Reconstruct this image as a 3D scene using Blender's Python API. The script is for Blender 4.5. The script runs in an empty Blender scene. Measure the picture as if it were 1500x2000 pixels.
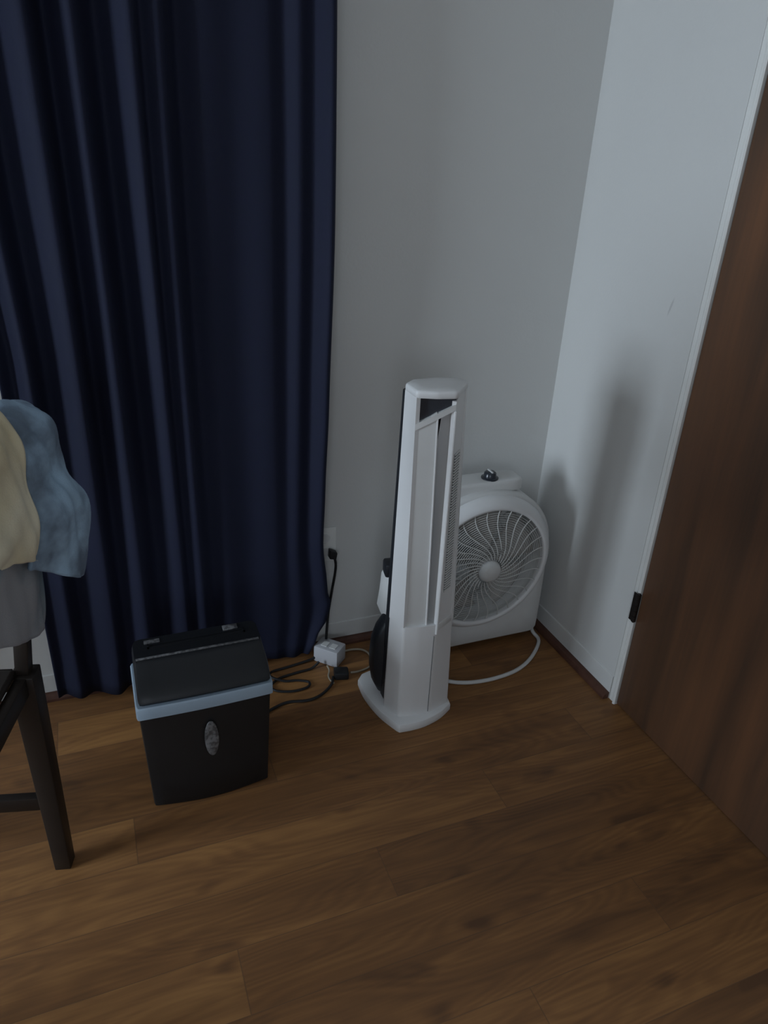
import bpy, bmesh, math, random
from mathutils import Vector, Matrix
random.seed(7)
PI = math.pi
S = bpy.context.scene
C = S.collection

# ------------------------------------------------------------------ camera
def make_camera():
    p, r, y = 0.4572, 0.0515, 0.3943
    F = Vector((math.sin(y)*math.cos(p), math.cos(y)*math.cos(p), -math.sin(p)))
    R0 = Vector((math.cos(y), -math.sin(y), 0)); U0 = R0.cross(F)
    R = R0*math.cos(r) + U0*math.sin(r); U = -R0*math.sin(r) + U0*math.cos(r)
    cd = bpy.data.cameras.new('camera'); co = bpy.data.objects.new('camera', cd); C.objects.link(co)
    m = Matrix((R, U, -F)).transposed().to_4x4(); m.translation = Vector((0, 0, 1.45))
    co.matrix_world = m
    cd.sensor_fit = 'VERTICAL'; cd.sensor_height = 24; cd.lens = 1420/2000*24; cd.clip_start = .02
    S.camera = co
make_camera()

# ------------------------------------------------------------------ world, daylight, exposure
S.view_settings.view_transform = 'Standard'; S.view_settings.look = 'None'
S.view_settings.gamma = 1; S.view_settings.use_curve_mapping = False
S.view_settings.exposure = 2.0
w = bpy.data.worlds.new('world'); S.world = w; w.use_nodes = True
w.node_tree.nodes['Background'].inputs[0].default_value = (.55, .68, .9, 1)
w.node_tree.nodes['Background'].inputs[1].default_value = .3
def area(name, loc, direction, sx, sy, power, col):
    l = bpy.data.lights.new(name, 'AREA'); l.shape = 'RECTANGLE'; l.size = sx; l.size_y = sy
    l.energy = power; l.color = col
    o = bpy.data.objects.new(name, l); C.objects.link(o); o.location = loc
    o.rotation_euler = Vector(direction).to_track_quat('-Z', 'Y').to_euler()
# daylight through the left window, and a fill light added at the rear (both outside the frame)
WL = (-2.62, 1.00, 1.08, .85, 1.25)      # left window: x, y centre, z centre, width, height
WF = (-1.0, -2.22, 1.45, 1.4, 1.1)      # made-up opening behind the camera for the fill light
area('daylight_left_window', (WL[0], WL[1], WL[2]), (1, 0, 0), WL[3], WL[4], 18.0, (.74, .87, 1.0))
area('added_rear_fill', (WF[0], WF[1], WF[2]), (0, 1, 0), WF[3], WF[4], 3.4, (.84, .92, 1.0))

# ------------------------------------------------------------------ materials
def mat(name, col, rough=.6, spec=.4, sheen=0, metal=0, bump=None, mottle=None, coat=0):
    m = bpy.data.materials.new(name); m.use_nodes = True
    nt = m.node_tree; b = nt.nodes['Principled BSDF']
    b.inputs['Base Color'].default_value = (*col, 1); b.inputs['Roughness'].default_value = rough
    b.inputs['Specular IOR Level'].default_value = spec; b.inputs['Metallic'].default_value = metal
    b.inputs['Coat Weight'].default_value = coat
    if sheen:
        b.inputs['Sheen Weight'].default_value = sheen; b.inputs['Sheen Roughness'].default_value = .45
        b.inputs['Sheen Tint'].default_value = (col[0]*.5+.3, col[1]*.5+.35, col[2]*.5+.6, 1)
    tc = nt.nodes.new('ShaderNodeTexCoord')
    if mottle:   # (scale, second colour, contrast)
        n = nt.nodes.new('ShaderNodeTexNoise'); n.inputs['Scale'].default_value = mottle[0]; n.inputs['Detail'].default_value = 4
        nt.links.new(tc.outputs['Object'], n.inputs['Vector'])
        r = nt.nodes.new('ShaderNodeValToRGB'); r.color_ramp.elements[0].position = .5-mottle[2]; r.color_ramp.elements[1].position = .5+mottle[2]
        r.color_ramp.elements[0].color = (*mottle[1], 1); r.color_ramp.elements[1].color = (*col, 1)
        nt.links.new(n.outputs['Fac'], r.inputs['Fac']); nt.links.new(r.outputs['Color'], b.inputs['Base Color'])
    if bump:     # (scale, strength)
        n = nt.nodes.new('ShaderNodeTexNoise'); n.inputs['Scale'].default_value = bump[0]; n.inputs['Detail'].default_value = 3
        nt.links.new(tc.outputs['Object'], n.inputs['Vector'])
        bp = nt.nodes.new('ShaderNodeBump'); bp.inputs['Strength'].default_value = bump[1]; bp.inputs['Distance'].default_value = .002
        nt.links.new(n.outputs['Fac'], bp.inputs['Height']); nt.links.new(bp.outputs['Normal'], b.inputs['Normal'])
    return m

M = {}
M['wall'] = mat('painted_wall', (.60, .60, .585), .85, .2, bump=(140, .15), mottle=(3, (.585, .585, .57), .25))
M['ceiling'] = mat('ceiling_paint', (.7, .7, .69), .9, .2)
M['trim'] = mat('white_trim_paint', (.72, .72, .70), .45, .4, mottle=(6, (.66, .66, .63), .2))
M['shoe'] = mat('reddish_shoe_wood', (.10, .045, .03), .5, .3, mottle=(30, (.07, .03, .02), .2))
M['curtain'] = mat('navy_curtain_cloth', (.0125, .015, .034), .75, .16, sheen=.0, bump=(900, .25), mottle=(40, (.0125, .0155, .032), .2))
M['white'] = mat('white_plastic', (.70, .70, .70), .38, .45, mottle=(5, (.68, .68, .68), .2))
M['white2'] = mat('aged_white_plastic', (.62, .62, .61), .45, .4, mottle=(9, (.59, .59, .58), .2))
M['grille'] = mat('grey_white_wire', (.58, .58, .56), .5, .4)
M['blade'] = mat('translucent_grey_blade', (.40, .39, .37), .45, .4)
M['greyvent'] = mat('vent_grey', (.14, .145, .145), .6, .3)
M['black'] = mat('black_plastic', (.014, .016, .020), .45, .4, bump=(500, .1))
M['dark'] = mat('dark_slot', (.018, .02, .024), .7, .2)
M['display'] = mat('smoked_panel', (.028, .033, .042), .22, .5, mottle=(20, (.022, .026, .034), .2))
M['shred'] = mat('shredder_black', (.012, .0115, .012), .5, .35, bump=(300, .1))
M['shredhead'] = mat('shredder_head_black', (.010, .011, .013), .42, .35)
M['band'] = mat('silver_grey_band', (.29, .37, .45), .45, .4)
M['badge'] = mat('badge_grey', (.16, .16, .165), .4, .5, mottle=(120, (.06, .06, .062), .08))
M['cable'] = mat('black_rubber', (.012, .012, .013), .5, .3)
M['beigecable'] = mat('beige_cable', (.30, .26, .20), .5, .3)
M['strip'] = mat('grey_white_strip', (.42, .42, .44), .5, .3)
M['chair'] = mat('espresso_wood', (.016, .012, .010), .45, .35, bump=(60, .1), mottle=(14, (.022, .015, .011), .2))
M['beige'] = mat('beige_cotton', (.72, .66, .50), .9, .1, sheen=.15, bump=(350, .3), mottle=(9, (.58, .50, .33), .16))
M['blue'] = mat('washed_blue_denim', (.30, .42, .54), .9, .1, sheen=.15, bump=(350, .35), mottle=(11, (.13, .17, .22), .10))
M['grey'] = mat('pale_grey_jersey', (.19, .23, .26), .9, .1, sheen=.1, bump=(350, .3), mottle=(8, (.30, .30, .31), .1))
M['bronze'] = mat('dark_bronze_hinge', (.025, .02, .018), .4, .5, metal=.6)

def nodes(nt):
    def N(t, **k):
        n = nt.nodes.new('ShaderNode'+t)
        for a, v in k.items(): setattr(n, a, v)
        return n
    def L(a, b): nt.links.new(a, b)
    def math_(op, a, b=None, c=None):
        n = N('Math', operation=op)
        for i, v in enumerate((a, b, c)):
            if v is None: continue
            if isinstance(v, (int, float)): n.inputs[i].default_value = v
            else: L(v, n.inputs[i])
        return n.outputs[0]
    return N, L, math_

def floor_material():
    m = bpy.data.materials.new('oak_laminate'); m.use_nodes = True; nt = m.node_tree
    b = nt.nodes['Principled BSDF']; N, L, mt = nodes(nt)
    geo = N('TexCoord'); sp = N('SeparateXYZ'); L(geo.outputs['Object'], sp.inputs[0])
    X, Y = sp.outputs[0], sp.outputs[1]
    PW, PL = .133, 1.22
    v = mt('DIVIDE', mt('SUBTRACT', Y, .945), PW); row = mt('FLOOR', v); fv = mt('FRACT', v)
    u = mt('DIVIDE', mt('SUBTRACT', mt('SUBTRACT', X, .473), mt('MULTIPLY', row, .35)), PL)
    idx = mt('FLOOR', u); fu = mt('FRACT', u)
    cmb = N('CombineXYZ'); L(row, cmb.inputs[0]); L(idx, cmb.inputs[1]); cmb.inputs[2].default_value = 4.3
    wn = N('TexWhiteNoise', noise_dimensions='3D'); L(cmb.outputs[0], wn.inputs['Vector'])
    h = wn.outputs['Value']
    # board-local coordinates, shifted per board
    lx = mt('ADD', mt('MULTIPLY', X, 1.0), mt('MULTIPLY', h, 37.0)); ly = mt('ADD', Y, mt('MULTIPLY', h, 11.0))
    vc = N('CombineXYZ'); L(lx, vc.inputs[0]); L(mt('MULTIPLY', ly, 9.0), vc.inputs[1])
    n1 = N('TexNoise'); n1.inputs['Scale'].default_value = 2.2; n1.inputs['Detail'].default_value = 3; L(vc.outputs[0], n1.inputs['Vector'])
    # cathedral rings: contours of a smooth stretched noise
    vc2 = N('CombineXYZ'); L(mt('MULTIPLY', lx, 1.0), vc2.inputs[0]); L(mt('MULTIPLY', ly, 6.0), vc2.inputs[1])
    n2 = N('TexNoise'); n2.inputs['Scale'].default_value = 1.5; n2.inputs['Detail'].default_value = 1.0; L(vc2.outputs[0], n2.inputs['Vector'])
    ring = mt('SINE', mt('MULTIPLY', n2.outputs['Fac'], 120.0))
    # fine streaks
    vc3 = N('CombineXYZ'); L(mt('MULTIPLY', lx, 6.0), vc3.inputs[0]); L(mt('MULTIPLY', ly, 160.0), vc3.inputs[1])
    n3 = N('TexNoise'); n3.inputs['Scale'].default_value = 1.0; n3.inputs['Detail'].default_value = 3; L(vc3.outputs[0], n3.inputs['Vector'])
    # knots
    vc4 = N('CombineXYZ'); L(mt('MULTIPLY', lx, 1.0), vc4.inputs[0]); L(mt('MULTIPLY', ly, 2.3), vc4.inputs[1])
    n4 = N('TexNoise'); n4.inputs['Scale'].default_value = 5.0; n4.inputs['Detail'].default_value = 2; L(vc4.outputs[0], n4.inputs['Vector'])
    kr = N('MapRange'); kr.inputs['From Min'].default_value = .62; kr.inputs['From Max'].default_value = .78; L(n4.outputs['Fac'], kr.inputs['Value'])
    t = mt('ADD', mt('MULTIPLY', mt('SUBTRACT', n1.outputs['Fac'], .5), 1.0), mt('MULTIPLY', ring, .065))
    t = mt('ADD', t, mt('MULTIPLY', mt('SUBTRACT', n3.outputs['Fac'], .5), .40))
    t = mt('ADD', t, mt('MULTIPLY', mt('SUBTRACT', h, .5), .42))
    t = mt('SUBTRACT', t, mt('MULTIPLY', kr.outputs[0], .55))
    t = mt('ADD', t, .5)
    cr = N('ValToRGB'); e = cr.color_ramp.elements
    e[0].position = .05; e[0].color = (.100, .048, .022, 1); e[1].position = .95; e[1].color = (.31, .150, .052, 1)
    k = e.new(.5); k.color = (.19, .088, .033, 1)
    L(t, cr.inputs['Fac'])
    # seams between boards
    ev = mt('MINIMUM', fv, mt('SUBTRACT', 1.0, fv)); eu = mt('MINIMUM', fu, mt('SUBTRACT', 1.0, fu))
    s = mt('MINIMUM', mt('MULTIPLY', ev, PW), mt('MULTIPLY', eu, PL))
    sr = N('MapRange'); sr.inputs['From Min'].default_value = .0; sr.inputs['From Max'].default_value = .0016; L(s, sr.inputs['Value'])
    mx = N('Mix', data_type='RGBA'); mx.inputs['A'].default_value = (.12, .062, .030, 1); L(cr.outputs['Color'], mx.inputs['B']); L(sr.outputs[0], mx.inputs['Factor'])
    L(mx.outputs['Result'], b.inputs['Base Color'])
    b.inputs['Roughness'].default_value = .5; b.inputs['Specular IOR Level'].default_value = .3
    bp = N('Bump'); bp.inputs['Strength'].default_value = .15; bp.inputs['Distance'].default_value = .001; L(mt('ADD', sr.outputs[0], mt('MULTIPLY', n3.outputs['Fac'], .4)), bp.inputs['Height']); L(bp.outputs['Normal'], b.inputs['Normal'])
    return m
M['floor'] = floor_material()

def door_material():
    m = bpy.data.materials.new('walnut_door_veneer'); m.use_nodes = True; nt = m.node_tree
    b = nt.nodes['Principled BSDF']; N, L, mt = nodes(nt)
    tc = N('TexCoord'); mp = N('Mapping'); mp.inputs['Scale'].default_value = (1, 7, .7); L(tc.outputs['Object'], mp.inputs[0])
    n = N('TexNoise'); n.inputs['Scale'].default_value = 2.0; n.inputs['Detail'].default_value = 5; n.inputs['Distortion'].default_value = .5; L(mp.outputs[0], n.inputs['Vector'])
    mp2 = N('Mapping'); mp2.inputs['Scale'].default_value = (1, 120, 4); L(tc.outputs['Object'], mp2.inputs[0])
    n2 = N('TexNoise'); n2.inputs['Scale'].default_value = 1.0; n2.inputs['Detail'].default_value = 3; L(mp2.outputs[0], n2.inputs['Vector'])
    cr = N('ValToRGB'); e = cr.color_ramp.elements
    e[0].position = .3; e[0].color = (.060, .036, .024, 1); e[1].position = .75; e[1].color = (.155, .070, .034, 1)
    L(mt('ADD', mt('MULTIPLY', n.outputs['Fac'], .8), mt('MULTIPLY', n2.outputs['Fac'], .2)), cr.inputs['Fac'])
    L(cr.outputs['Color'], b.inputs['Base Color']); b.inputs['Roughness'].default_value = .42; b.inputs['Specular IOR Level'].default_value = .35
    return m
M['door'] = door_material()

def wall_scuff_material():
    # painted wall with a short grey pencil scuff at a fixed spot
    m = M['wall'].copy(); m.name = 'painted_wall_scuffed'; nt = m.node_tree; N, L, mt = nodes(nt)
    b = nt.nodes['Principled BSDF']; src = b.inputs['Base Color'].links[0].from_socket
    tc = N('TexCoord'); sp = N('SeparateXYZ'); L(tc.outputs['Object'], sp.inputs[0])
    yy = mt('SUBTRACT', sp.outputs[1], 1.436); zz = mt('SUBTRACT', sp.outputs[2], 1.146)
    d = mt('ADD', mt('POWER', mt('DIVIDE', mt('SUBTRACT', yy, mt('MULTIPLY', zz, -.25)), .0035), 2.0), mt('POWER', mt('DIVIDE', zz, .022), 2.0))
    mr = N('MapRange'); mr.inputs['From Min'].default_value = .2; mr.inputs['From Max'].default_value = 1.4; mr.inputs['To Min'].default_value = .35; mr.inputs['To Max'].default_value = 0; L(d, mr.inputs['Value'])
    mx = N('Mix', data_type='RGBA'); mx.inputs['B'].default_value = (.25, .25, .26, 1); L(src, mx.inputs['A']); L(mr.outputs[0], mx.inputs['Factor']); L(mx.outputs['Result'], b.inputs['Base Color'])
    return m
M['wall_scuff'] = wall_scuff_material()

# ------------------------------------------------------------------ mesh helpers
class MB:
    """collects shapes into one mesh"""
    def __init__(s): s.v = []; s.f = []
    def add(s, verts, faces):
        k = len(s.v); s.v += [tuple(v) for v in verts]; s.f += [tuple(i+k for i in f) for f in faces]; return s
    def box(s, x0, x1, y0, y1, z0, z1):
        return s.add([(x, y, z) for z in (z0, z1) for y in (y0, y1) for x in (x0, x1)],
                     [(0, 2, 3, 1), (4, 5, 7, 6), (0, 1, 5, 4), (2, 6, 7, 3), (0, 4, 6, 2), (1, 3, 7, 5)])
    def loft(s, rings, cap=True, closed=True):
        n = len(rings[0]); vs = [p for r in rings for p in r]; fs = []
        for i in range(len(rings)-1):
            for j in range(n if closed else n-1):
                a = i*n+j; b = i*n+(j+1) % n
                fs.append((a, b, b+n, a+n))
        if cap: fs.append(tuple(range(n-1, -1, -1))); fs.append(tuple(range((len(rings)-1)*n, len(rings)*n)))
        return s.add(vs, fs)
    def prism(s, plan, z0, z1): return s.loft([[(x, y, z0) for x, y in plan], [(x, y, z1) for x, y in plan]])
    def tube(s, pts, r, n=8, cap=True):
        pts = [Vector(p) for p in pts]; rings = []; up = Vector((0, 0, 1))
        for i, p in enumerate(pts):
            t = (pts[min(i+1, len(pts)-1)]-pts[max(i-1, 0)]).normalized()
            a = t.cross(up)
            if a.length < .05: a = t.cross(Vector((0, 1, 0)))
            a.normalize(); b = a.cross(t)
            rr = r if not callable(r) else r(i/(len(pts)-1))
            rings.append([p+a*math.cos(2*PI*k/n)*rr+b*math.sin(2*PI*k/n)*rr for k in range(n)])
        return s.loft(rings, cap)
    def lathe(s, prof, c, axis='Z', n=32, cap=True):
        rings = []
        for r, h in prof:
            ring = []
            for k in range(n):
                a = 2*PI*k/n; u, v = r*math.cos(a), r*math.sin(a)
                ring.append({'Z': (c[0]+u, c[1]+v, c[2]+h), 'Y': (c[0]+u, c[1]+h, c[2]+v), 'X': (c[0]+h, c[1]+u, c[2]+v)}[axis])
            rings.append(ring)
        return s.loft(rings, cap)
    def build(s, name, m, parent=None, smooth=False, bevel=0, seg=2, sub=0, ang=40, xf=None, solid=0):
        vs = s.v if xf is None else [tuple(xf @ Vector(v)) for v in s.v]
        me = bpy.data.meshes.new(name); me.from_pydata(vs, [], s.f)
        bm = bmesh.new(); bm.from_mesh(me); bmesh.ops.recalc_face_normals(bm, faces=bm.faces)
        if bevel:
            ed = [e for e in bm.edges if len(e.link_faces) == 2 and e.calc_face_angle(0) > math.radians(25)]
            bmesh.ops.bevel(bm, geom=ed, offset=bevel, segments=seg, profile=.5, affect='EDGES', clamp_overlap=True)
        bm.to_mesh(me); bm.free()
        me.materials.append(m); o = bpy.data.objects.new(name, me); C.objects.link(o)
        if smooth or bevel:
            for p in me.polygons: p.use_smooth = True
            try:
                me.set_sharp_from_angle(angle=math.radians(ang))
            except Exception: pass
        if solid:
            md = o.modifiers.new('solid', 'SOLIDIFY'); md.thickness = solid; md.offset = 0
        if sub:
            md = o.modifiers.new('sub', 'SUBSURF'); md.levels = sub; md.render_levels = sub
        if parent is not None: o.parent = parent
        return o
def spline(pts, n=8):
    """Catmull-Rom through points"""
    P = [Vector(p) for p in pts]; out = []
    for i in range(len(P)-1):
        a = P[max(i-1, 0)]; b = P[i]; c = P[i+1]; d = P[min(i+2, len(P)-1)]
        for k in range(n):
            t = k/n
            out.append(.5*((2*b)+(c-a)*t+(2*a-5*b+4*c-d)*t*t+(3*b-a-3*c+d)*t**3))
    out.append(P[-1]); return out
def thing(name, label, cat, loc, group=None, rz=0):
    o = bpy.data.objects.new(name, None); C.objects.link(o); o.location = loc; o.rotation_euler = (0, 0, rz)
    o.empty_display_size = .05; o['label'] = label; o['category'] = cat
    if group: o['group'] = group
    return o
def tag(o, label, cat, group=None):
    o['label'] = label; o['category'] = cat
    if group: o['group'] = group
    return o
def struct(o, label=None):
    o['kind'] = 'structure'
    if label: o['label'] = label
    return o
def rel(o):   # matrix that turns world coordinates into the frame of an empty at o
    return Matrix.Translation(-Vector(o.location))
def lerp(a, b, t): return a+(b-a)*t

# ------------------------------------------------------------------ room shell
XL, XR, YF, YB, H = -2.6, 1.33, -2.2, 1.86, 2.44
DY0, DY1, DH = .53, 1.312, 2.03          # door opening in the right wall
struct(MB().box(XL-.1, XR+.16, YF-.1, YB+.1, -.06, 0).build('floor', M['floor']))
struct(MB().box(XL-.1, XR+.16, YF-.1, YB+.1, H, H+.06).build('ceiling', M['ceiling']))
struct(MB().box(XL-.1, XR+.16, YB, YB+.1, 0, H).box(XL, -.92, 1.57, YB, 0, H).build('wall_back', M['wall']))   # includes an unseen pier, added to shade the wall and curtain at left
wf = MB(); x0, x1, z0, z1 = WF[0]-WF[3]/2, WF[0]+WF[3]/2, WF[2]-WF[4]/2, WF[2]+WF[4]/2
wf.box(XL-.1, x0, YF-.1, YF, 0, H).box(x1, XR+.16, YF-.1, YF, 0, H).box(x0, x1, YF-.1, YF, 0, z0).box(x0, x1, YF-.1, YF, z1, H)
struct(wf.build('wall_front', M['wall']))
wl = MB(); y0, y1, zz0, zz1 = WL[1]-WL[3]/2, WL[1]+WL[3]/2, WL[2]-WL[4]/2, WL[2]+WL[4]/2
wl.box(XL-.1, XL, YF, y0, 0, H).box(XL-.1, XL, y1, YB, 0, H).box(XL-.1, XL, y0, y1, 0, zz0).box(XL-.1, XL, y0, y1, zz1, H)
struct(wl.build('wall_left', M['wall']))
# right wall: one piece with the door opening
JW = .030
wr = MB()
wr.box(XR, XR+.16, DY1+JW, YB, 0, H).box(XR, XR+.16, YF, DY0-JW, 0, H).box(XR, XR+.16, DY0-JW, DY1+JW, DH+JW, H)
struct(wr.build('wall_right', M['wall_scuff']))
# window frames (outside the picture); the rear one is made up around the fill
def window_frame(name, fn):
    o = MB()
    for a in fn: o.box(*a)
    return struct(o.build(name, M['trim']))
t = .035
window_frame('window_1', [(XL-.09, XL+.012, y0, y0+t, zz0, zz1), (XL-.09, XL+.012, y1-t, y1, zz0, zz1), (XL-.09, XL+.012, y0, y1, zz0, zz0+t), (XL-.09, XL+.012, y0, y1, zz1-t, zz1)])
window_frame('added_rear_window', [(x0, x0+t, YF-.09, YF+.012, z0, z1), (x1-t, x1, YF-.09, YF+.012, z0, z1), (x0, x1, YF-.09, YF+.012, z0, z0+t), (x0, x1, YF-.09, YF+.012, z1-t, z1)])
# white jamb with a raised bead around the door opening
jm = MB()
def jamb_profile():     # (depth x, y offset from the opening edge)
    return [(XR+.12, 0), (XR-.004, 0), (XR-.007, .003), (XR-.007, .007), (XR-.004, .010), (XR+.002, .012), (XR-.001, .016), (XR-.001, .028), (XR+.001, .0295), (XR+.12, .0295)]
for sgn, yb in ((1, DY1), (-1, DY0)):
    pr = [(x, yb+sgn*d) for x, d in jamb_profile()]
    jm.prism(pr, 0, DH+.0295)
jm.box(XR-.005, XR+.12, DY0, DY1, DH, DH+.0295)
struct(jm.build('trim_1', M['trim'], bevel=0))
# door leaf, closed, flush in its frame
dr = struct(MB().box(XR+.001, XR+.041, DY0+.003, DY1-.003, .006, DH-.003).build('door_1', M['door'], bevel=.0015))
hb = MB()
for zc in (.345, 1.85):
    hb = MB()
    for k in range(5):
        hb.lathe([(.0068, 0), (.0068, .0168)], (XR-.0055, DY1+.002, zc-.0445+k*.0178), n=14)
    hb.lathe([(.003, -.004), (.0055, 0)], (XR-.0055, DY1+.002, zc-.0445), n=14); hb.lathe([(.0055, 0), (.003, .004)], (XR-.0055, DY1+.002, zc+.0443), n=14)
    hb.box(XR-.0095, XR-.0075, DY1+.002, DY1+.018, zc-.0445, zc+.0445)
    h = hb.build('door_hinge', M['bronze'], parent=dr); h['label'] = 'dark bronze butt hinge'
kb = MB(); kb.lathe([(.031, 0), (.031, -.006), (.012, -.009), (.011, -.034), (.024, -.042), (.028, -.056), (.022, -.068), (.0, -.071)], (XR+.001, DY0+.065, .95), axis='X', n=28)
kb.build('door_handle', M['bronze'], parent=dr, smooth=True)
# white baseboards and reddish quarter-round shoes
def base_profile(): return [(0, 0), (.004, 0), (.004, .078), (.003, .080), (0, .081)]
def shoe_profile(): return [(0, 0), (.020, 0), (.0195, .008), (.016, .016), (.009, .021), (0, .022)]
def run(name, prof, axis, a0, a1, wallpos, m, off=0):
    o = MB()
    if axis == 'x': rings = [[(a, wallpos-off-d, z) for d, z in prof] for a in (a0, a1)]
    else: rings = [[(wallpos-(off+d)*1, a, z) for d, z in prof] for a in (a0, a1)]
    o.loft(rings); return struct(o.build(name, m))
run('baseboard_back', base_profile(), 'x', -.92, XR-.009, YB, M['wall'])
run('baseboard_right', base_profile(), 'y', DY1+.0297, YB, XR, M['wall'])
run('trim_2', shoe_profile(), 'x', -.92, XR-.0095, YB, M['shoe'], .0042)
run('trim_3', shoe_profile(), 'y', DY1+.0297, YB-.0295, XR, M['shoe'], .0042)

# ------------------------------------------------------------------ curtain on its rod
def curtain():
    # fold crests: (x, distance out from the wall)
    keys = [(-.235, .055), (-.205, .03), (-.160, .082), (-.125, .030), (-.045, .098), (-.012, .030), (.040, .092), (.085, .030), (.148, .094), (.168, .060), (.200, .082), (.238, .030),
            (.285, .052), (.35, .040), (.42, .050), (.455, .040), (.487, .062), (.520, .050), (.556, .088), (.572, .070)]
    def depth(x):
        for (a, da), (b, db) in zip(keys, keys[1:]):
            if a <= x <= b:
                t = (x-a)/(b-a); t = t*t*(3-2*t); return da+(db-da)*t
        return keys[-1][1]
    nx, nz = 220, 60; z0, z1 = .030, 2.16
    edge = [(0, .512), (.08, .545), (.14, .575), (.2, .592), (.26, .578), (.42, .562), (.6, .565), (.83, .570), (1.3, .576), (2.2, .572)]
    def redge(z):
        for (a, da), (b, db) in zip(edge, edge[1:]):
            if a <= z <= b:
                t = (z-a)/(b-a); t = t*t*(3-2*t); return da+(db-da)*t
        return .572
    rows = []
    for j in range(nz+1):
        z = z0+(z1-z0)*j/nz; row = []
        re = redge(z)
        for i in range(nx+1):
            x = -.235+(.566+.235)*i/nx; d = depth(x)
            k = 1-.25*max(0, z-1.9)/.3
            k *= 1-.50*max(0, min(1, (1.15-z)/.9)); d = .045+(d-.045)*k + .004*math.sin(7*x+3*z) + .003*math.sin(31*x+2.1*z)
            fl = max(0, (x-.40)/.172); fL = max(0, (-.02-x)/.215); xx = x+(re-.572)*fl**1.5+.028*fL**1.5*min(1, max(0, (1.35-z)/.35))
            xx += .004*math.sin(2.3*z+9*x)*(1-fl)
            if z < .12: xx += .004*math.sin(40*x)
            row.append((xx, YB-.012-d, z + (.006*math.sin(23*x) if j == 0 else 0)))
        rows.append(row)
    c = thing('curtain', 'navy blue floor-length curtain panel hanging in folds on the back wall', 'curtain', (.17, YB-.06, 0))
    o = MB().loft(rows, cap=False, closed=False); ob = o.build('curtain_panel', M['curtain'], parent=c, smooth=True, ang=180, xf=rel(c), solid=.0025)
    hm = MB()
    hm.loft([[(p[0], p[1]-.003, z0-.004+k) for p in rows[0]] for k in (0, .045)], cap=False, closed=False)
    rd = thing('curtain_rod', 'dark metal curtain rod carrying the navy blue curtain', 'curtain rod', (.1, YB-.06, 2.18))
    MB().tube([(-.75, YB-.06, 2.18), (.68, YB-.06, 2.18)], .0125, 16).build('rod', M['bronze'], parent=rd, xf=rel(rd), smooth=True)
    for x in (-.78, .71): MB().lathe([(.003, -.03), (.02, -.02), (.026, 0), (.02, .02), (.003, .03)], (x, YB-.06, 2.18), axis='X', n=20).build('finial', M['bronze'], parent=rd, xf=rel(rd), smooth=True)
    for x in (-.66, .62): MB().box(x-.012, x+.012, YB-.004, YB, 2.14, 2.21).box(x-.006, x+.006, YB-.07, YB-.003, 2.155, 2.168).build('bracket', M['bronze'], parent=rd, xf=rel(rd))
    return c
curtain()

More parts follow.
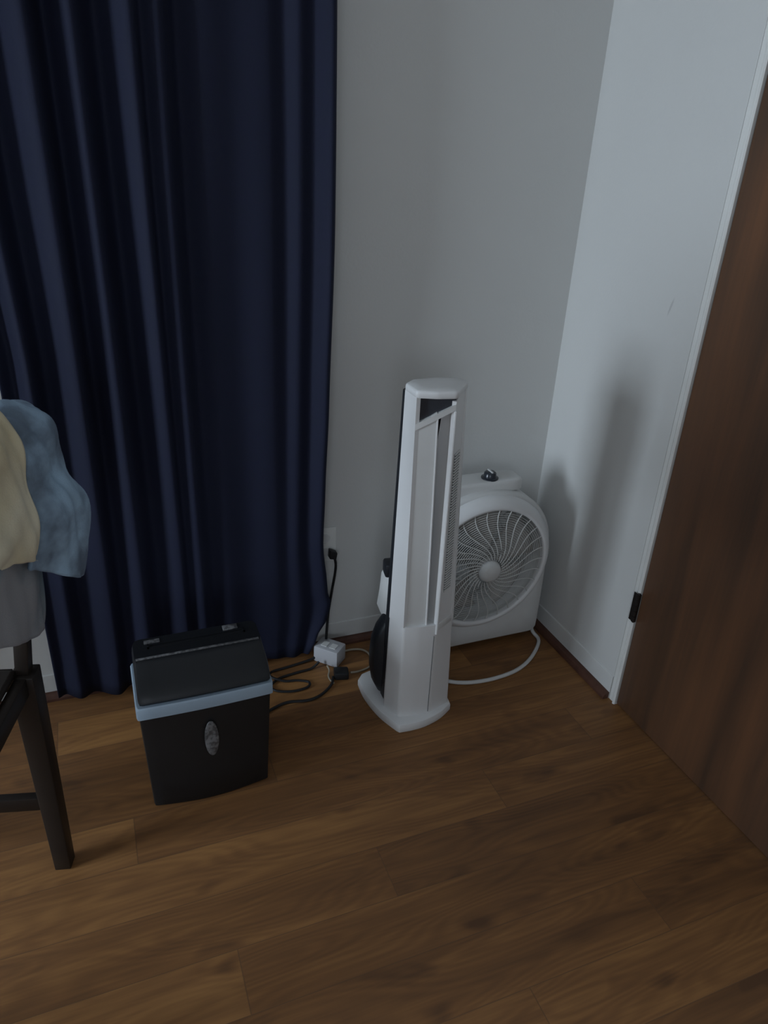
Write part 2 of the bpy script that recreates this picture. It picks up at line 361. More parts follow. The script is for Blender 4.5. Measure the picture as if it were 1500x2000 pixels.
# ------------------------------------------------------------------ tower fan
def tower_fan():
    T = thing('tower_fan', 'tall white tower fan with dark display panel standing on the wood floor', 'fan', (.745, 1.50, 0)); X = rel(T)
    # base plate: bowed front edge, pointed front-left corner, rounded back
    bp = spline([(.666, 1.405, 0), (.705, 1.402, 0), (.748, 1.405, 0), (.800, 1.421, 0), (.842, 1.446, 0)], 5)
    bp += spline([(.846, 1.470, 0), (.844, 1.51, 0), (.826, 1.55, 0), (.790, 1.605, 0), (.740, 1.645, 0), (.680, 1.660, 0), (.640, 1.652, 0)], 4)
    bp += spline([(.622, 1.632, 0), (.619, 1.563, 0), (.633, 1.481, 0), (.660, 1.413, 0)], 5)
    plan = [(p.x, p.y) for p in bp]; cx = sum(p[0] for p in plan)/len(plan); cy = sum(p[1] for p in plan)/len(plan)
    def sc(k, z): return [(cx+(x-cx)*k, cy+(y-cy)*k, z) for x, y in plan]
    MB().loft([sc(.985, 0), sc(1, .003), sc(1, .020), sc(.985, .0255), sc(.95, .028), sc(.5, .031)]).build('base', M['white'], parent=T, xf=X, smooth=True, ang=35)
    bot = dict(A=(.649, 1.494), B=(.674, 1.437), N=(.714, 1.430), C=(.766, 1.428), D=(.838, 1.452), E=(.835, 1.51), F=(.665, 1.525))
    top = dict(A=(.658, 1.492), B=(.661, 1.432), N=(.703, 1.416), C=(.749, 1.407), D=(.811, 1.478), E=(.795, 1.512), F=(.685, 1.515))
    ZT = .965
    def P(k, z):
        t = z/ZT; return (lerp(bot[k][0], top[k][0], t), lerp(bot[k][1], top[k][1], t))
    def P3(k, z): return (*P(k, z), z)
    def rnd(pts, r=.25, n=4):   # round the corners of a closed plan polygon
        out = []
        for i, p in enumerate(pts):
            a = Vector(pts[i-1]); b = Vector(p); c = Vector(pts[(i+1) % len(pts)])
            q = b+(a-b)*min(r, .008/(a-b).length); s = b+(c-b)*min(r, .008/(c-b).length)
            for k in range(n+1):
                t = k/n; out.append(tuple(q*(1-t)**2+b*2*t*(1-t)+s*t*t))
        return out
    ZS = .335
    # lower front cover (solid white, from the base up to the air outlet)
    zs = [.026, .10, .2, .3, ZS]
    lo = MB().loft([[(*q, z) for q in rnd([P(k, z) for k in 'ABNCDEF'])] for z in zs])
    lo.build('lower_cover', M['white'], parent=T, xf=X, smooth=True, ang=35)
    # seam moulding on the lower cover
    MB().tube([Vector(P3('C', z))+Vector((-.006, -.0005, 0)) for z in (.035, .15, .30)], .0010, 6).build('seam', M['greyvent'], parent=T, xf=X)
    ztop = lambda x: .897+(x-.660)/.090*.052
    zpan = lambda x: ztop(x)-.010
    up = [ZS+(ZT-ZS)*i/12 for i in range(13)]
    # side panel: the facet from A to B
    def off(a, b, d):   # inward offset (to the right of travel a->b reversed)
        v = (Vector(b)-Vector(a)).normalized(); return Vector((-v.y, v.x))*d
    def slab(name, fa, fb, zlo, zhi, th, m, n=12, nw=1, bow=0):
        rings = []
        for i in range(n+1):
            s = i/n; ring_o = []; ring_i = []
            for k in range(nw+1):
                u = k/nw
                a0_, b0_ = fa(ZS), fb(ZS); xa = lerp(a0_[0], b0_[0], u)
                zl = zlo(xa) if callable(zlo) else zlo; zh = zhi(xa) if callable(zhi) else zhi
                z = lerp(zl, zh, s); a = Vector(fa(z)); b = Vector(fb(z)); q = a.lerp(b, u)
                nrm = off(a, b, 1); q = q + nrm*bow*math.sin(PI*u)
                ring_o.append((q.x, q.y, z)); qi = q+nrm*th; ring_i.append((qi.x, qi.y, z))
            rings.append(ring_o+ring_i[::-1])
        return MB().loft(rings).build(name, m, parent=T, xf=X, smooth=True, ang=30)
    slab('side_panel', lambda z: P('A', z), lambda z: P('B', z), ZS-.001, ZT, .010, M['white'])
    inB = lambda z: (P('B', z)[0]+.001, P('B', z)[1]+.004)
    R = lambda z: (lerp(.732, .708, (z-ZS)/(ZT-ZS)), lerp(1.433, 1.420, (z-ZS)/(ZT-ZS)))
    slab('front_panel', inB, R, ZS-.001, zpan, .008, M['white2'])
    # bright ridge at the air slot
    MB().tube([(R(z)[0]+.001, R(z)[1]-.002, z) for z in [ZS-.002]+up[1:-2]+[zpan(.709)]], .0024, 8).build('slot_edge', M['white'], parent=T, xf=X, smooth=True)
    # concave guide wall from the slot to the right ridge
    cin = lambda z: (P('C', z)[0]-.002, P('C', z)[1]+.002)
    def sw(z):
        s = .12+.62*max(0, (z-.60)/.36)**1.3; d = Vector((.030, -.062)).lerp(Vector((.030, -.062)), 0)
        c_ = Vector(cin(z)); q = c_ + Vector((-.030, .062))*(1-s*.75); return (q.x, q.y)
    slab('guide_wall', sw, cin, ZS-.001, zpan, .005, M['white'], nw=6, bow=.006)
    MB().add([(.700, 1.49, ZS-.002), (.79, 1.49, ZS-.002), (.79, 1.49, .95), (.700, 1.49, .95), (.700, 1.505, ZS-.002), (.79, 1.505, ZS-.002), (.79, 1.505, .95), (.700, 1.505, .95)],
             [(0, 1, 2, 3), (4, 7, 6, 5), (0, 4, 5, 1), (3, 2, 6, 7), (0, 3, 7, 4), (1, 5, 6, 2)]).build('air_slot', M['dark'], parent=T, xf=X)
    # ridge and right-hand grille strip
    MB().tube([(P('C', z)[0], P('C', z)[1], z) for z in [ZS-.03]+up[:-2]+[ztop(.750)-.016]], .0034, 8).build('ridge', M['white'], parent=T, xf=X, smooth=True)
    slab('grille_panel', lambda z: P('C', z), lambda z: P('D', z), ZS-.001, lambda x: min(ztop(x)+.001, ZT), .010, M['white'], nw=8)
    slab('panel_rim', lambda z: (lerp(P('C', z)[0], P('D', z)[0], .86), lerp(P('C', z)[1], P('D', z)[1], .86)-.0012), lambda z: (P('D', z)[0], P('D', z)[1]-.0012), ZS-.02, ZT, .012, M['white'])
    g = MB()
    def gp(u, z, o=0.0):
        a = Vector(P('C', z)); b = Vector(P('D', z)); q = a.lerp(b, u)+off(a, b, -o); return (q.x, q.y, z)
    for k in range(20):
        za, zb_ = .430+.0195*k, .430+.0195*(k+1)
        g.add([gp(.22, za, .0012), gp(.64, za, .0012), gp(.64, zb_, .0012), gp(.22, zb_, .0012)], [(0, 1, 2, 3)])
    gb = g.build('vent_grille', M['greyvent'], parent=T, xf=X)
    sl = MB(); nsl = 52
    for k in range(nsl):
        z = .433+k*(.817-.433)/(nsl-1)
        q = [gp(u, z+dz, o) for u, dz, o in ((.22, 0, .0008), (.64, 0, .0008), (.64, 0, .0034), (.22, 0, .0034), (.22, .0030, .0008), (.64, .0030, .0008), (.64, .0030, .0026), (.22, .0030, .0026))]
        sl.add(q, [(0, 1, 2, 3), (4, 7, 6, 5), (0, 4, 5, 1), (3, 2, 6, 7), (0, 3, 7, 4), (1, 5, 6, 2)])
    sl.build('vent_louvre', M['white2'], parent=gb)
    for o_ in C.objects:
        if o_.name == 'vent_louvre': o_.data.transform(X)
    # small recessed latch under the grille strip
    MB().loft([[gp(u, z, o) for u, z, o in ((.10, ZS-.022, e), (.86, ZS-.020, e), (.86, ZS+.002, e), (.10, ZS+.0, e))] for e in (-.004, .0012)]).build('latch', M['white2'], parent=T, xf=X, bevel=.001)
    # smoked display panel behind the diagonal
    dB = lambda z: (P('B', z)[0]+.008, P('B', z)[1]+.012); dD = lambda z: (P('D', z)[0]-.006, P('D', z)[1]+.003); dC = lambda z: (P('C', z)[0]+.001, P('C', z)[1]+.005)
    slab('display_panel', dB, dC, lambda x: ztop(x)-.012, ZT+.001, .004, M['display'], n=2)
    slab('display_panel', dC, dD, .92, ZT+.001, .004, M['display'], n=2)
    # sloping lintel below the display, from the side panel to the ridge
    lt = MB(); n_ = 6
    def fr(u, z, d):
        a = Vector(P('B', z)); b = Vector(P('C', z)); q = a.lerp(b, u); q = q+off(a, b, d)+Vector((0, -.0))
        return (q.x, q.y-.002*math.sin(PI*u), z)
    rr = []
    for k in range(n_+1):
        u = k/n_; x = lerp(P('B', .9)[0], P('C', .95)[0], u); zt = ztop(x)
        rr.append([fr(u, zt+.001, 0), fr(u, zt-.013, 0), fr(u, zt-.013, .014), fr(u, zt+.001, .014)])
    lt.loft(rr).build('display_lintel', M['white2'], parent=T, xf=X, smooth=True, ang=30)
    # top cap with rounded rim
    cap = rnd([(.657, 1.493), (.659, 1.430), (.703, 1.412), (.750, 1.403), (.814, 1.478), (.800, 1.512), (.745, 1.524), (.685, 1.518)])
    ccx = sum(p[0] for p in cap)/len(cap); ccy = sum(p[1] for p in cap)/len(cap)
    def cs(k, z): return [(ccx+(x-ccx)*k, ccy+(y-ccy)*k, z) for x, y in cap]
    MB().loft([cs(.97, ZT-.002), cs(1.0, ZT+.001), cs(1.0, ZT+.010), cs(.985, ZT+.0135), cs(.93, ZT+.016), cs(.6, ZT+.018), cs(.2, ZT+.0185)]).build('top_cap', M['white'], parent=T, xf=X, smooth=True, ang=50)
    # black rear shell and the blower bulge
    rs = []
    for z in [.05, .2, .5, .8, ZT-.006]:
        t = z/ZT; a = P('A', z); d = P('D', z)
        e = lerp(.036, .022, t)
        rs.append([(*q, z) for q in rnd([(a[0]+.002, a[1]+.001), (d[0]-.006, d[1]+.012), (d[0]-.02, 1.56-.036*t), (.745, 1.575-.040*t), (a[0]+.016, a[1]+e+.020-.008*t), (a[0]+.003, a[1]+e)])])
    MB().loft(rs).build('rear_shell', M['black'], parent=T, xf=X, smooth=True, ang=40)
    rings = []
    prof = [(.034, .62), (.05, .80), (.08, .93), (.12, .99), (.165, 1.0), (.21, .97), (.25, .87), (.28, .72), (.31, .50), (.335, .30), (.355, .12)]
    for z, k in prof:
        ring = []
        yc = 1.545
        for j in range(36):
            a = 2*PI*j/36; ca, sa = math.cos(a), math.sin(a)
            x = .733+.104*k*math.copysign(abs(ca)**.8, ca); yy = yc+(.088 if sa > 0 else .035)*k*math.copysign(abs(sa)**.8, sa)
            ring.append((x, yy, z))
        rings.append(ring)
    MB().loft(rings).build('blower_housing', M['black'], parent=T, xf=X, smooth=True, ang=60)
    MB().loft([[(x, y, z) for y, z in ((1.555, .425), (1.590, .440), (1.612, .405), (1.621, .345), (1.636, .285), (1.60, .272), (1.555, .285))] for x in (.671, .700)]).build('rear_cover', M['white2'], parent=T, xf=X, bevel=.004)
    MB().loft([[(x, y, z) for x, y in ((.656, 1.545), (.682, 1.540), (.690, 1.585), (.664, 1.588))] for z in (.425, .465)]).build('carry_handle', M['black'], parent=T, xf=X, bevel=.006)
    return T
tower_fan()

# ------------------------------------------------------------------ round floor fan in the corner
def floor_fan():
    cx, yf, cz, r = 1.026, 1.632, .345, .232
    T = thing('floor_fan', 'white round-grille floor fan with carry top in the corner behind the tower fan', 'fan', (cx, 1.70, 0)); X = rel(T)
    tilt = math.radians(2.0)
    Rm = Matrix.Translation((cx, 1.72, cz)) @ Matrix.Rotation(tilt, 4, 'X') @ Matrix.Translation((-cx, -1.72, -cz))
    XT = X @ Rm
    hw, zb = .240, .030
    n = 144
    # outer outline: arch over straight sides; inner: circle
    def outline(k=1.0, dz=0):
        out = []
        for j in range(n):
            a = 2*PI*j/n; c_, s_ = math.cos(a), math.sin(a)
            if s_ >= 0: p = (hw*k*math.copysign(abs(c_)**.92, c_), (r+.006)*k*abs(s_)**.92)
            else:
                q = 34; hb = hw+.012*abs(s_)
                t = (abs(c_/hb)**q+abs(s_/(cz-zb))**q)**(-1/q); p = (t*c_*k, t*s_*k)
            out.append((cx+p[0], cz+p[1]+dz))
        return out
    def circ(rr): return [(cx+rr*math.cos(2*PI*j/n), cz+rr*math.sin(2*PI*j/n)) for j in range(n)]
    y0_, y1_ = yf+.034, yf+.150
    ri = r-.020
    secs = [(circ(ri-.004), y1_-.01), (circ(ri), y0_+.004), (circ(ri+.004), y0_), (outline(.965), y0_), (outline(.99), y0_+.006), (outline(1.0), y0_+.016), (outline(.99), y1_-.02), (outline(.93), y1_), (circ(ri-.004), y1_), (circ(ri-.004), y1_-.01)]
    MB().loft([[(x, y, z) for x, z in s_] for s_, y in secs], cap=False).build('housing', M['white2'], parent=T, xf=XT, smooth=True, ang=50)
    # round bezel standing out from the front
    rp = [(r-.036, yf+.020), (r-.037, yf+.004), (r-.033, yf-.001), (r-.026, yf-.001), (r-.016, yf+.006), (r-.006, yf+.018), (r-.001, yf+.028), (r, yf+.038), (r-.01, yf+.04)]
    MB().loft([[(x, y, z) for x, z in circ(q)] for q, y in rp+[rp[0]]], cap=False).build('bezel_ring', M['white'], parent=T, xf=XT, smooth=True, ang=60)
    # domed front grille: curved spokes and rings
    R1 = r-.034
    def dome(q): return yf+.005-.020*(1-(q/R1)**2)
    g = MB(); ns = 30
    for k in range(ns):
        a0 = 2*PI*k/ns; pts = []
        for i in range(9):
            q = lerp(.040, R1, i/8); a = a0+.30*math.sin(PI*i/8*.9)+.55*(i/8)
            pts.append((cx+q*math.cos(a), dome(q), cz+q*math.sin(a)))
        g.tube(pts, .0017, 5, cap=False)
    for q in [.046+.0067*i for i in range(22)]:
        g.tube([(cx+q*math.cos(2*PI*j/48), dome(q)+.002, cz+q*math.sin(2*PI*j/48)) for j in range(49)], .0009, 4, cap=False)
    gr = g.build('front_grille', M['grille'], parent=T, xf=XT, smooth=True)
    MB().lathe([(.0, -.040), (.022, -.038), (.032, -.032), (.036, -.020), (.038, -.002)], (cx, yf+.006, cz), axis='Y', n=32).build('grille_badge', M['white2'], parent=T, xf=XT, smooth=True, ang=50)
    # back grille
    b = MB()
    for q in [.04+.019*i for i in range(9)]:
        b.tube([(cx+q*math.cos(2*PI*j/40), y1_-.004, cz+q*math.sin(2*PI*j/40)) for j in range(41)], .0013, 5, cap=False)
    for k in range(10):
        a = 2*PI*k/10; b.tube([(cx+.03*math.cos(a), y1_-.003, cz+.03*math.sin(a)), (cx+(ri-.004)*math.cos(a), y1_-.003, cz+(ri-.004)*math.sin(a))], .003, 6)
    b.lathe([(.055, -.03), (.06, 0), (.05, .004)], (cx, y1_-.004, cz), axis='Y', n=24)
    b.build('rear_grille', M['grille'], parent=T, xf=XT, smooth=True)
    MB().lathe([(.0, 0), (.034, .002), (.040, .012), (.040, .05), (.02, .052)], (cx, yf+.025, cz), axis='Y', n=28).build('blade_hub', M['blade'], parent=T, xf=XT, smooth=True, ang=50)
    for k in range(5):
        a0 = 2*PI*k/5+.3; rows = []
        for i in range(9):
            q = lerp(.034, .180, i/8); wd = lerp(.30, .52, (i/8))*1.0; row = []
            for j in range(7):
                u = j/6-.5; a = a0+u*wd*1.9+.25*(i/8)
                row.append((cx+q*math.cos(a), yf+.052+u*.042*(1-.35*i/8), cz+q*math.sin(a)))
            rows.append(row)
        MB().loft(rows, cap=False, closed=False).build('fan_blade', M['blade'], parent=T, xf=XT, smooth=True, ang=180, solid=.002)
    # carry handle / control pod on top with the speed knob
    pd = []
    for zz, kx, ky in ((.570, 1, 1), (.594, 1, 1), (.602, .97, .94), (.605, .88, .80)):
        pd.append([(cx-.005+.130*kx*math.copysign(abs(math.cos(t))**.4, math.cos(t)), 1.722+.042*ky*math.copysign(abs(math.sin(t))**.4, math.sin(t)), zz) for t in [2*PI*j/32 for j in range(32)]])
    MB().loft(pd).build('control_pod', M['white2'], parent=T, xf=X, smooth=True, ang=50)
    kx, ky, kz = 1.045, 1.712, .604
    kn = MB().lathe([(.026, 0), (.026, .004), (.019, .006), (.018, .018), (.015, .021), (0, .022)], (kx, ky, kz), n=24).build('speed_knob', M['display'], parent=T, xf=X, smooth=True, ang=45)
    mk = MB().box(kx-.002, kx+.002, ky-.014, ky+.014, kz+.021, kz+.025).build('knob_pointer', M['white2'], parent=kn, xf=X)
    # tubular U stand lying on the floor and rising to the side pivots
    pts = [(cx+hw+.008, 1.735, .10), (cx+hw+.010, 1.730, .05), (cx+hw+.012, 1.700, .014), (cx+hw+.010, 1.655, .0065), (1.222, 1.598, .0065), (1.163, 1.557, .0065), (1.102, 1.534, .0065), (1.024, 1.525, .0065), (.956, 1.531, .0065), (.905, 1.549, .0065), (.868, 1.578, .0065), (.830, 1.622, .0065), (.790, 1.660, .0065), (cx-hw-.012, 1.700, .014), (cx-hw-.010, 1.730, .05), (cx-hw-.008, 1.735, .10)]
    MB().tube(spline(pts, 5), .0062, 10).build('stand_tube', M['white2'], parent=T, xf=X, smooth=True)
    for sg in (-1, 1):
        MB().lathe([(.014, 0), (.014, sg*.008), (.010, sg*.010), (0, sg*.010)], (cx+sg*(hw+.004), 1.735, .10), axis='X', n=24).build('pivot_knob', M['white2'], parent=T, xf=X, smooth=True, ang=45)
    return T
floor_fan()

# ------------------------------------------------------------------ paper shredder
def shredder():
    T = thing('paper_shredder', 'black paper shredder with pale band and oval badge beside the curtain', 'shredder', (.145, 1.44, 0)); X = rel(T)
    def plan(x0, x1, yf_, yb, bow, z, r=.012, inset=0):
        x0 += inset; x1 -= inset; yf_ += inset; yb -= inset
        out = []
        for k in range(13):
            t = k/12; x = lerp(x0+r*.6, x1-r*.6, t); out.append((x, yf_-bow*math.sin(PI*t), z))
        out += [(x1-r*.18, yf_+r*.18, z), (x1, yf_+r, z), (x1, yb-r, z), (x1-r*.3, yb-r*.3, z), (x1-r, yb, z), (x0+r, yb, z), (x0+r*.3, yb-r*.3, z), (x0, yb-r, z), (x0, yf_+r, z), (x0+r*.18, yf_+r*.18, z)]
        return out
    Lr = lambda t: (lerp(.004, -.006, t), lerp(.284, .297, t), lerp(1.360, 1.360, t), lerp(1.515, 1.530, t), lerp(.014, .003, t))
    secs = []
    for z in (0, .004, .08, .16, .24, .283):
        a = Lr(z/.283); secs.append(plan(*a, z, inset=.003 if z == 0 else 0))
    MB().loft(secs).build('bin', M['shred'], parent=T, xf=X, smooth=True, ang=40)
    a = (-.011, .302, 1.353, 1.536, .004)
    MB().loft([plan(*a, .279, inset=.003), plan(*a, .281), plan(*a, .308), plan(*a, .312, inset=.003)]).build('rim_band', M['band'], parent=T, xf=X, smooth=True, ang=40)
    hd = [(.311, 1.365, .0), (.322, 1.357, .0), (.335, 1.362, 0), (.352, 1.385, 0), (.366, 1.412, 0), (.376, 1.428, 0), (.381, 1.436, 0), (.382, 1.450, 0)]
    MB().loft([plan(-.004+.004*max(0, z-.35)/.03, .298-.004*max(0, z-.35)/.03, y, 1.532-(0 if z < .37 else .010), .003, z, r=.016) for z, y, _ in hd]).build('cutter_head', M['shredhead'], parent=T, xf=X, smooth=True, ang=35)
    # feed slot with raised lips on the top
    fs = MB().box(.032, .262, 1.478, 1.4815, .3815, .3855).box(.032, .262, 1.4885, 1.492, .3815, .3855).box(.032, .036, 1.478, 1.492, .3815, .3855).box(.258, .262, 1.478, 1.492, .3815, .3855)
    fs.build('feed_slot', M['shredhead'], parent=T, xf=X)
    MB().loft([[(x, y, z) for x, y in ((.003, 1.440), (.288, 1.440), (.288, 1.446), (.003, 1.446))] for z in (.381, .3845)]).build('head_highlight', M['badge'], parent=T, xf=X, bevel=.001)  # grey strip standing in for the highlight along the head's front edge
    MB().box(.212, .248, 1.496, 1.516, .3815, .3860).build('control_switch', M['badge'], parent=T, xf=X, bevel=.0015)
    MB().box(.026, .062, 1.498, 1.512, .3815, .3835).build('warning_label', M['badge'], parent=T, xf=X)
    # oval badge
    bd = []
    for dy, k in ((0, 1), (-.002, 1), (-.0035, .93), (-.0042, .7), (-.0045, .2)):
        bd.append([(.149+.0165*k*math.cos(t), 1.3475+dy+.003*(math.sin(t)), .190+.050*k*math.sin(t)) for t in [2*PI*j/32 for j in range(32)]])
    MB().loft(bd).build('oval_badge', M['badge'], parent=T, xf=X, smooth=True, ang=60)
    for x, y in ((.03, 1.39), (.26, 1.39), (.03, 1.49), (.26, 1.49)): pass
    return T
shredder()

# ------------------------------------------------------------------ chair at the left edge
def chair():
    T = thing('wooden_chair', 'espresso-stained wooden chair at the left edge, clothes over its back', 'chair', (-.45, 1.10, 0)); X = rel(T)
    P1 = Vector((-.198, 1.266)); P2 = Vector((-.318, .84)); sd = Vector((-.405, .10))
    P3_ = P1+sd; P4 = P2+sd
    q = (P2-P1).normalized(); p = sd.normalized()
    def post(c0, c1, z0_, z1_, w0, w1, name='leg', bend=None):
        rings = []
        steps = 8
        for i in range(steps+1):
            t = i/steps; c_ = Vector(c0).lerp(Vector(c1), t)
            if bend: c_ = c_+Vector(bend)*math.sin(PI*t/2)**2*0
            w_ = lerp(w0, w1, t)/2
            rings.append([(c_.x+q.x*a*w_+p.x*b*w_, c_.y+q.y*a*w_+p.y*b*w_, lerp(z0_, z1_, t)) for a, b in ((-1, -1), (1, -1), (1, 1), (-1, 1))])
        return MB().loft(rings).build(name, M['chair'], parent=T, xf=X, bevel=.003)
    post(P1, P1, 0, .535, .034, .046); post(P2, P2, 0, .535, .034, .046); post(P3_, P3_, 0, .535, .034, .044); post(P4, P4, 0, .535, .034, .044)
    lean = Vector((.055, -.008))
    post(P1, P1+lean, .535, 1.01, .026, .026, 'back_post'); post(P2, P2+lean, .535, 1.01, .026, .026, 'back_post')
    def rail(a, b, z0_, z1_, w_, name):
        a = Vector(a); b = Vector(b); d = (b-a).normalized(); n_ = Vector((-d.y, d.x))*w_/2
        pl = [a+n_, b+n_, b-n_, a-n_]
        return MB().loft([[(v.x, v.y, z) for v in pl] for z in (z0_, z1_)]).build(name, M['chair'], parent=T, xf=X, bevel=.002)
    g = .023
    for a, b in ((P1, P3_), (P2, P4)):
        rail(a+p*g, b-p*g, .495, .535, .022, 'seat_rail'); rail(a+p*g*.8, b-p*g*.8, .178, .212, .020, 'stretcher')
    for a, b in ((P1, P2), (P3_, P4)):
        rail(a+q*g, b-q*g, .495, .535, .022, 'seat_rail')
    rail(P1+lean*.98+q*.02, P2+lean*.98-q*.02, .93, 1.005, .020, 'top_rail')
    for z_ in (.72, .82):
        t_ = (z_-.50)/.51; rail(P1+lean*t_+q*.02, P2+lean*t_-q*.02, z_, z_+.045, .014, 'back_slat')
    c_ = (P1+P2+P3_+P4)/4
    st = []
    for z, k in ((.535, .97), (.538, .985), (.546, .985), (.550, .96)):
        st.append([(c_.x+(v.x-c_.x)*k*f, c_.y+(v.y-c_.y)*k*f, z) for v, f in ((P1, .97), (P2, .97), (P4, 1.04), (P3_, 1.04))])
    MB().loft(st).build('seat', M['chair'], parent=T, xf=X, bevel=.003)
chair()

# ------------------------------------------------------------------ clothes over the chair back
def drape(name, keys, m, label, cat, group=None, wr=.006, seed=0, nu=40, thick=.006, ripple=1.0):
    """keys: [(y, [(x, z), ...])]: cloth path over the chair back at each y"""
    paths = [spline([(x, y, z) for x, z in pth], 10) for y, pth in keys]
    nrow = len(paths[0]); rows = []
    for i in range(nu+1):
        t = i/nu*(len(paths)-1); k = min(int(t), len(paths)-2); f = t-k
        a = paths[max(k-1, 0)]; b = paths[k]; c_ = paths[k+1]; d = paths[min(k+2, len(paths)-1)]
        row = []
        for j in range(nrow):
            q = .5*((2*b[j])+(c_[j]-a[j])*f+(2*a[j]-5*b[j]+4*c_[j]-d[j])*f*f+(3*b[j]-a[j]-3*c_[j]+d[j])*f**3)
            row.append(q)
        rows.append(row)
    out = []
    for i, row in enumerate(rows):
        r2 = []
        for j, q in enumerate(row):
            u = i/nu; v = j/(nrow-1)
            tg = row[min(j+1, nrow-1)]-row[max(j-1, 0)]; tu = rows[min(i+1, nu)][j]-rows[max(i-1, 0)][j]
            nn = tg.cross(tu)
            nn = nn.normalized() if nn.length > 1e-9 else Vector((1, 0, 0))
            w_ = math.sin(19*u+9*v+seed)*.5+math.sin(31*v-14*u+seed*2.1)*.45+math.sin(47*u+23*v+seed*.7)*.25
            r2.append(q+nn*w_*wr*ripple)
        out.append(r2)
    o = MB().loft(out, cap=False, closed=False).build(name, m, smooth=True, ang=180, solid=thick)
    return tag(o, label, cat, group)
# lower pale grey garment hanging closest to the chair back
drape('grey_garment', [
    (.84, [(-.215, .87), (-.210, .90), (-.212, .97), (-.222, 1.018), (-.258, 1.030), (-.292, 1.01), (-.315, .93), (-.330, .80)]),
    (1.00, [(-.185, .775), (-.175, .87), (-.170, .96), (-.182, 1.020), (-.215, 1.032), (-.25, 1.01), (-.275, .93), (-.29, .80)]),
    (1.13, [(-.155, .695), (-.140, .82), (-.135, .95), (-.148, 1.022), (-.18, 1.034), (-.215, 1.01), (-.238, .93), (-.255, .80)]),
    (1.20, [(-.140, .680), (-.128, .80), (-.120, .94), (-.135, 1.020), (-.165, 1.034), (-.20, 1.01), (-.22, .93), (-.24, .80)]),
], M['grey'], 'blue-grey garment hanging lowest on the chair back, under the other clothes', 'clothing', 'clothes on the chair back', wr=.004, seed=2)
# blue garment at the far end of the chair back
drape('blue_garment', [
    (1.104, [(-.140, .846), (-.126, .90), (-.132, .97), (-.138, 1.03), (-.155, 1.068), (-.170, 1.080), (-.220, 1.05), (-.245, .95), (-.262, .82)]),
    (1.15, [(-.098, .800), (-.080, .90), (-.092, .97), (-.094, 1.03), (-.114, 1.070), (-.158, 1.083), (-.216, 1.05), (-.241, .95), (-.258, .82)]),
    (1.20, [(-.068, .762), (-.052, .90), (-.076, .965), (-.074, 1.025), (-.096, 1.068), (-.142, 1.082), (-.205, 1.05), (-.232, .95), (-.248, .82)]),
    (1.265, [(-.075, .752), (-.050, .88), (-.080, .95), (-.086, 1.01), (-.108, 1.045), (-.150, 1.058), (-.20, 1.04), (-.228, .95), (-.244, .82)]),
    (1.285, [(-.105, .760), (-.085, .87), (-.105, .94), (-.110, .99), (-.125, 1.015), (-.155, 1.025), (-.19, 1.01), (-.215, .94), (-.235, .82)]),
], M['blue'], 'pale blue garment draped over the chair back next to the curtain', 'clothing', 'clothes on the chair back', wr=.0065, seed=5, ripple=1.0, nu=56)
# beige garment on top, nearer the camera
drape('beige_garment', [
    (.80, [(-.250, .95), (-.240, .93), (-.240, .99), (-.246, 1.04), (-.27, 1.075), (-.31, 1.080), (-.34, 1.05), (-.355, .96), (-.37, .84)]),
    (.94, [(-.195, .915), (-.182, .93), (-.184, .99), (-.190, 1.05), (-.215, 1.085), (-.26, 1.092), (-.30, 1.06), (-.318, .96), (-.33, .84)]),
    (1.05, [(-.150, .884), (-.138, .92), (-.142, .99), (-.142, 1.055), (-.166, 1.100), (-.22, 1.106), (-.268, 1.06), (-.29, .96), (-.30, .84)]),
    (1.115, [(-.122, .850), (-.112, .92), (-.118, .99), (-.120, 1.055), (-.142, 1.100), (-.195, 1.108), (-.250, 1.06), (-.275, .96), (-.285, .84)]),
], M['beige'], 'beige garment draped over the chair back at the left edge of the photo', 'clothing', 'clothes on the chair back', wr=.004, seed=1)

# ------------------------------------------------------------------ outlet, plugs and cords
O = thing('wall_outlet', 'white duplex wall outlet half hidden by the curtain edge', 'outlet', (.583, YB, .375)); X = rel(O)
MB().box(.548, .618, YB-.006, YB, .318, .433).build('cover_plate', M['trim'], parent=O, xf=X, bevel=.002)
for z in (.352, .398):
    MB().lathe([(.0165, 0), (.0165, -.0075), (.015, -.0085)], (.583, YB, z), axis='Y', n=24).build('socket', M['white2'], parent=O, xf=X)
PC = thing('outlet_cable', 'black plug and cord hanging from the wall outlet beside the curtain', 'cord', (.60, 1.845, .1)); X = rel(PC)
MB().loft([[(x, y, z) for x, z in ((.590, .338), (.612, .333), (.616, .356), (.592, .368))] for y in (YB-.034, YB-.009)]).build('plug', M['cable'], parent=PC, xf=X, bevel=.004)
MB().tube(spline([(.606, 1.832, .342), (.612, 1.834, .315), (.611, 1.837, .280), (.604, 1.840, .224), (.592, 1.836, .150), (.583, 1.822, .10), (.575, 1.805, .062)], 6), .0042, 8).build('cord', M['cable'], parent=PC, xf=X, smooth=True)
PS = thing('power_strip', 'small pale grey power strip on the floor under the curtain edge', 'power strip', (.575, 1.775, 0)); X = Matrix.Translation((.578, 1.775, .0)) @ Matrix.Rotation(math.radians(-46), 4, 'Z')
X2 = Matrix.Rotation(math.radians(-46), 4, 'Z')
MB().box(-.045, .040, -.026, .034, 0.0, .058).build('strip_body', M['strip'], parent=PS, bevel=.005, xf=Matrix.Translation((.003, 0, 0)) @ X2)
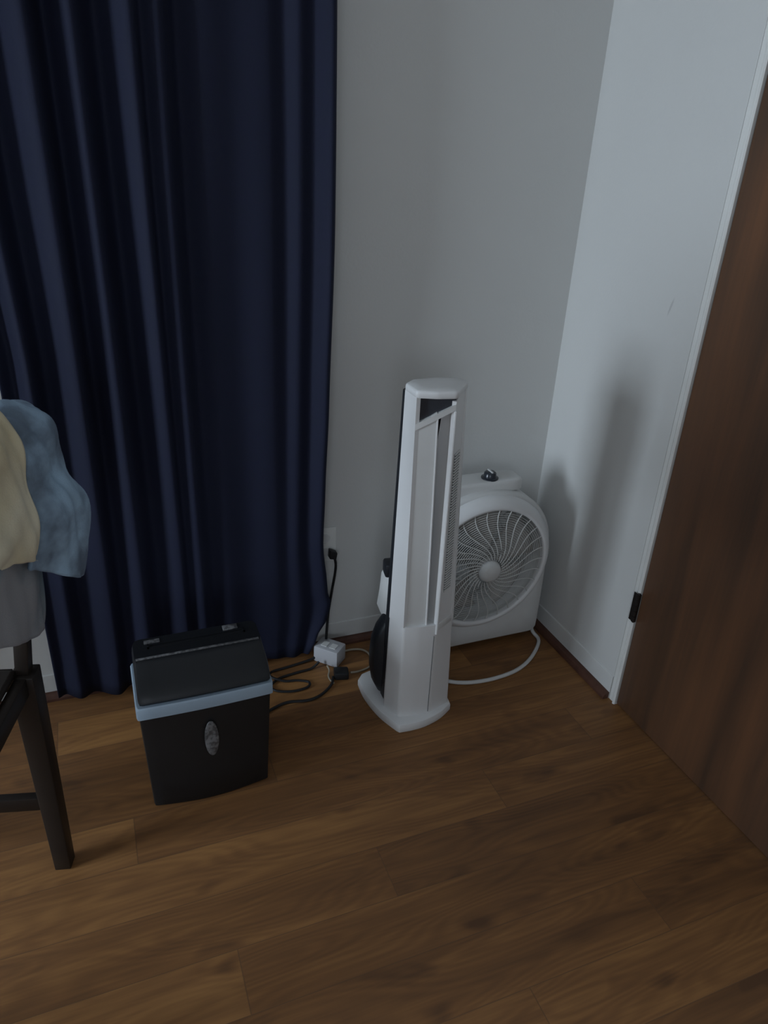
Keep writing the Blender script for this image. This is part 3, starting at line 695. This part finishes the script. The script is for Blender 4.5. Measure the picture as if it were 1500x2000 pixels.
MB().box(-.026, -.006, -.012, .012, .0575, .060).box(.004, .024, -.012, .012, .0575, .060).build('strip_socket', M['white2'], parent=PS, xf=Matrix.Translation((.003, 0, 0)) @ X2)
AD = thing('power_adapter', 'black power adapter lying on the floor left of the tower fan base', 'adapter', (.585, 1.690, 0)); X = rel(AD)
MB().loft([[(x, y, z) for x, y in ((.562, 1.675), (.605, 1.664), (.613, 1.700), (.570, 1.712))] for z in (.0, .026)]).build('adapter_body', M['cable'], parent=AD, xf=X, bevel=.005)
c2 = MB().tube(spline([(.598, 1.752, .012), (.612, 1.785, .010), (.650, 1.800, .006), (.690, 1.790, .006), (.706, 1.755, .006), (.690, 1.705, .005), (.652, 1.690, .005), (.6175, 1.687, .009)], 7), .0032, 8).build('looped_cable', M['beigecable'], smooth=True)
tag(c2, 'thin beige cord looping on the floor behind the tower fan base', 'cord')
c3 = MB().tube(spline([(.558, 1.738, .012), (.560, 1.722, .005), (.5505, 1.700, .0035), (.5495, 1.680, .0035), (.556, 1.662, .0035)], 7), .0026, 8).build('pale_wire', M['beigecable'], smooth=True)
tag(c3, 'short shiny pale wire below the power strip', 'wire')
c4 = MB().tube(spline([(.5605, 1.683, .010), (.545, 1.655, .005), (.505, 1.622, .005), (.46, 1.610, .005), (.40, 1.620, .005), (.345, 1.603, .005), (.295, 1.575, .008), (.262, 1.548, .030), (.252, 1.5335, .050)], 7), .0042, 8).build('black_cord', M['cable'], smooth=True)
tag(c4, 'black cord running along the floor from the shredder to the black adapter', 'cord')
c5 = MB().tube(spline([(.536, 1.752, .022), (.510, 1.748, .005), (.46, 1.742, .005), (.405, 1.732, .005), (.372, 1.705, .005), (.385, 1.678, .005), (.43, 1.662, .005), (.475, 1.667, .005), (.485, 1.688, .005), (.455, 1.706, .005), (.415, 1.712, .008), (.380, 1.735, .0150), (.390, 1.768, .006), (.45, 1.778, .005), (.52, 1.786, .010), (.540, 1.789, .02)], 7), .0038, 8).build('coiled_cable', M['cable'], smooth=True)
tag(c5, 'black cable coiled in a small loop on the floor right of the shredder', 'cable')
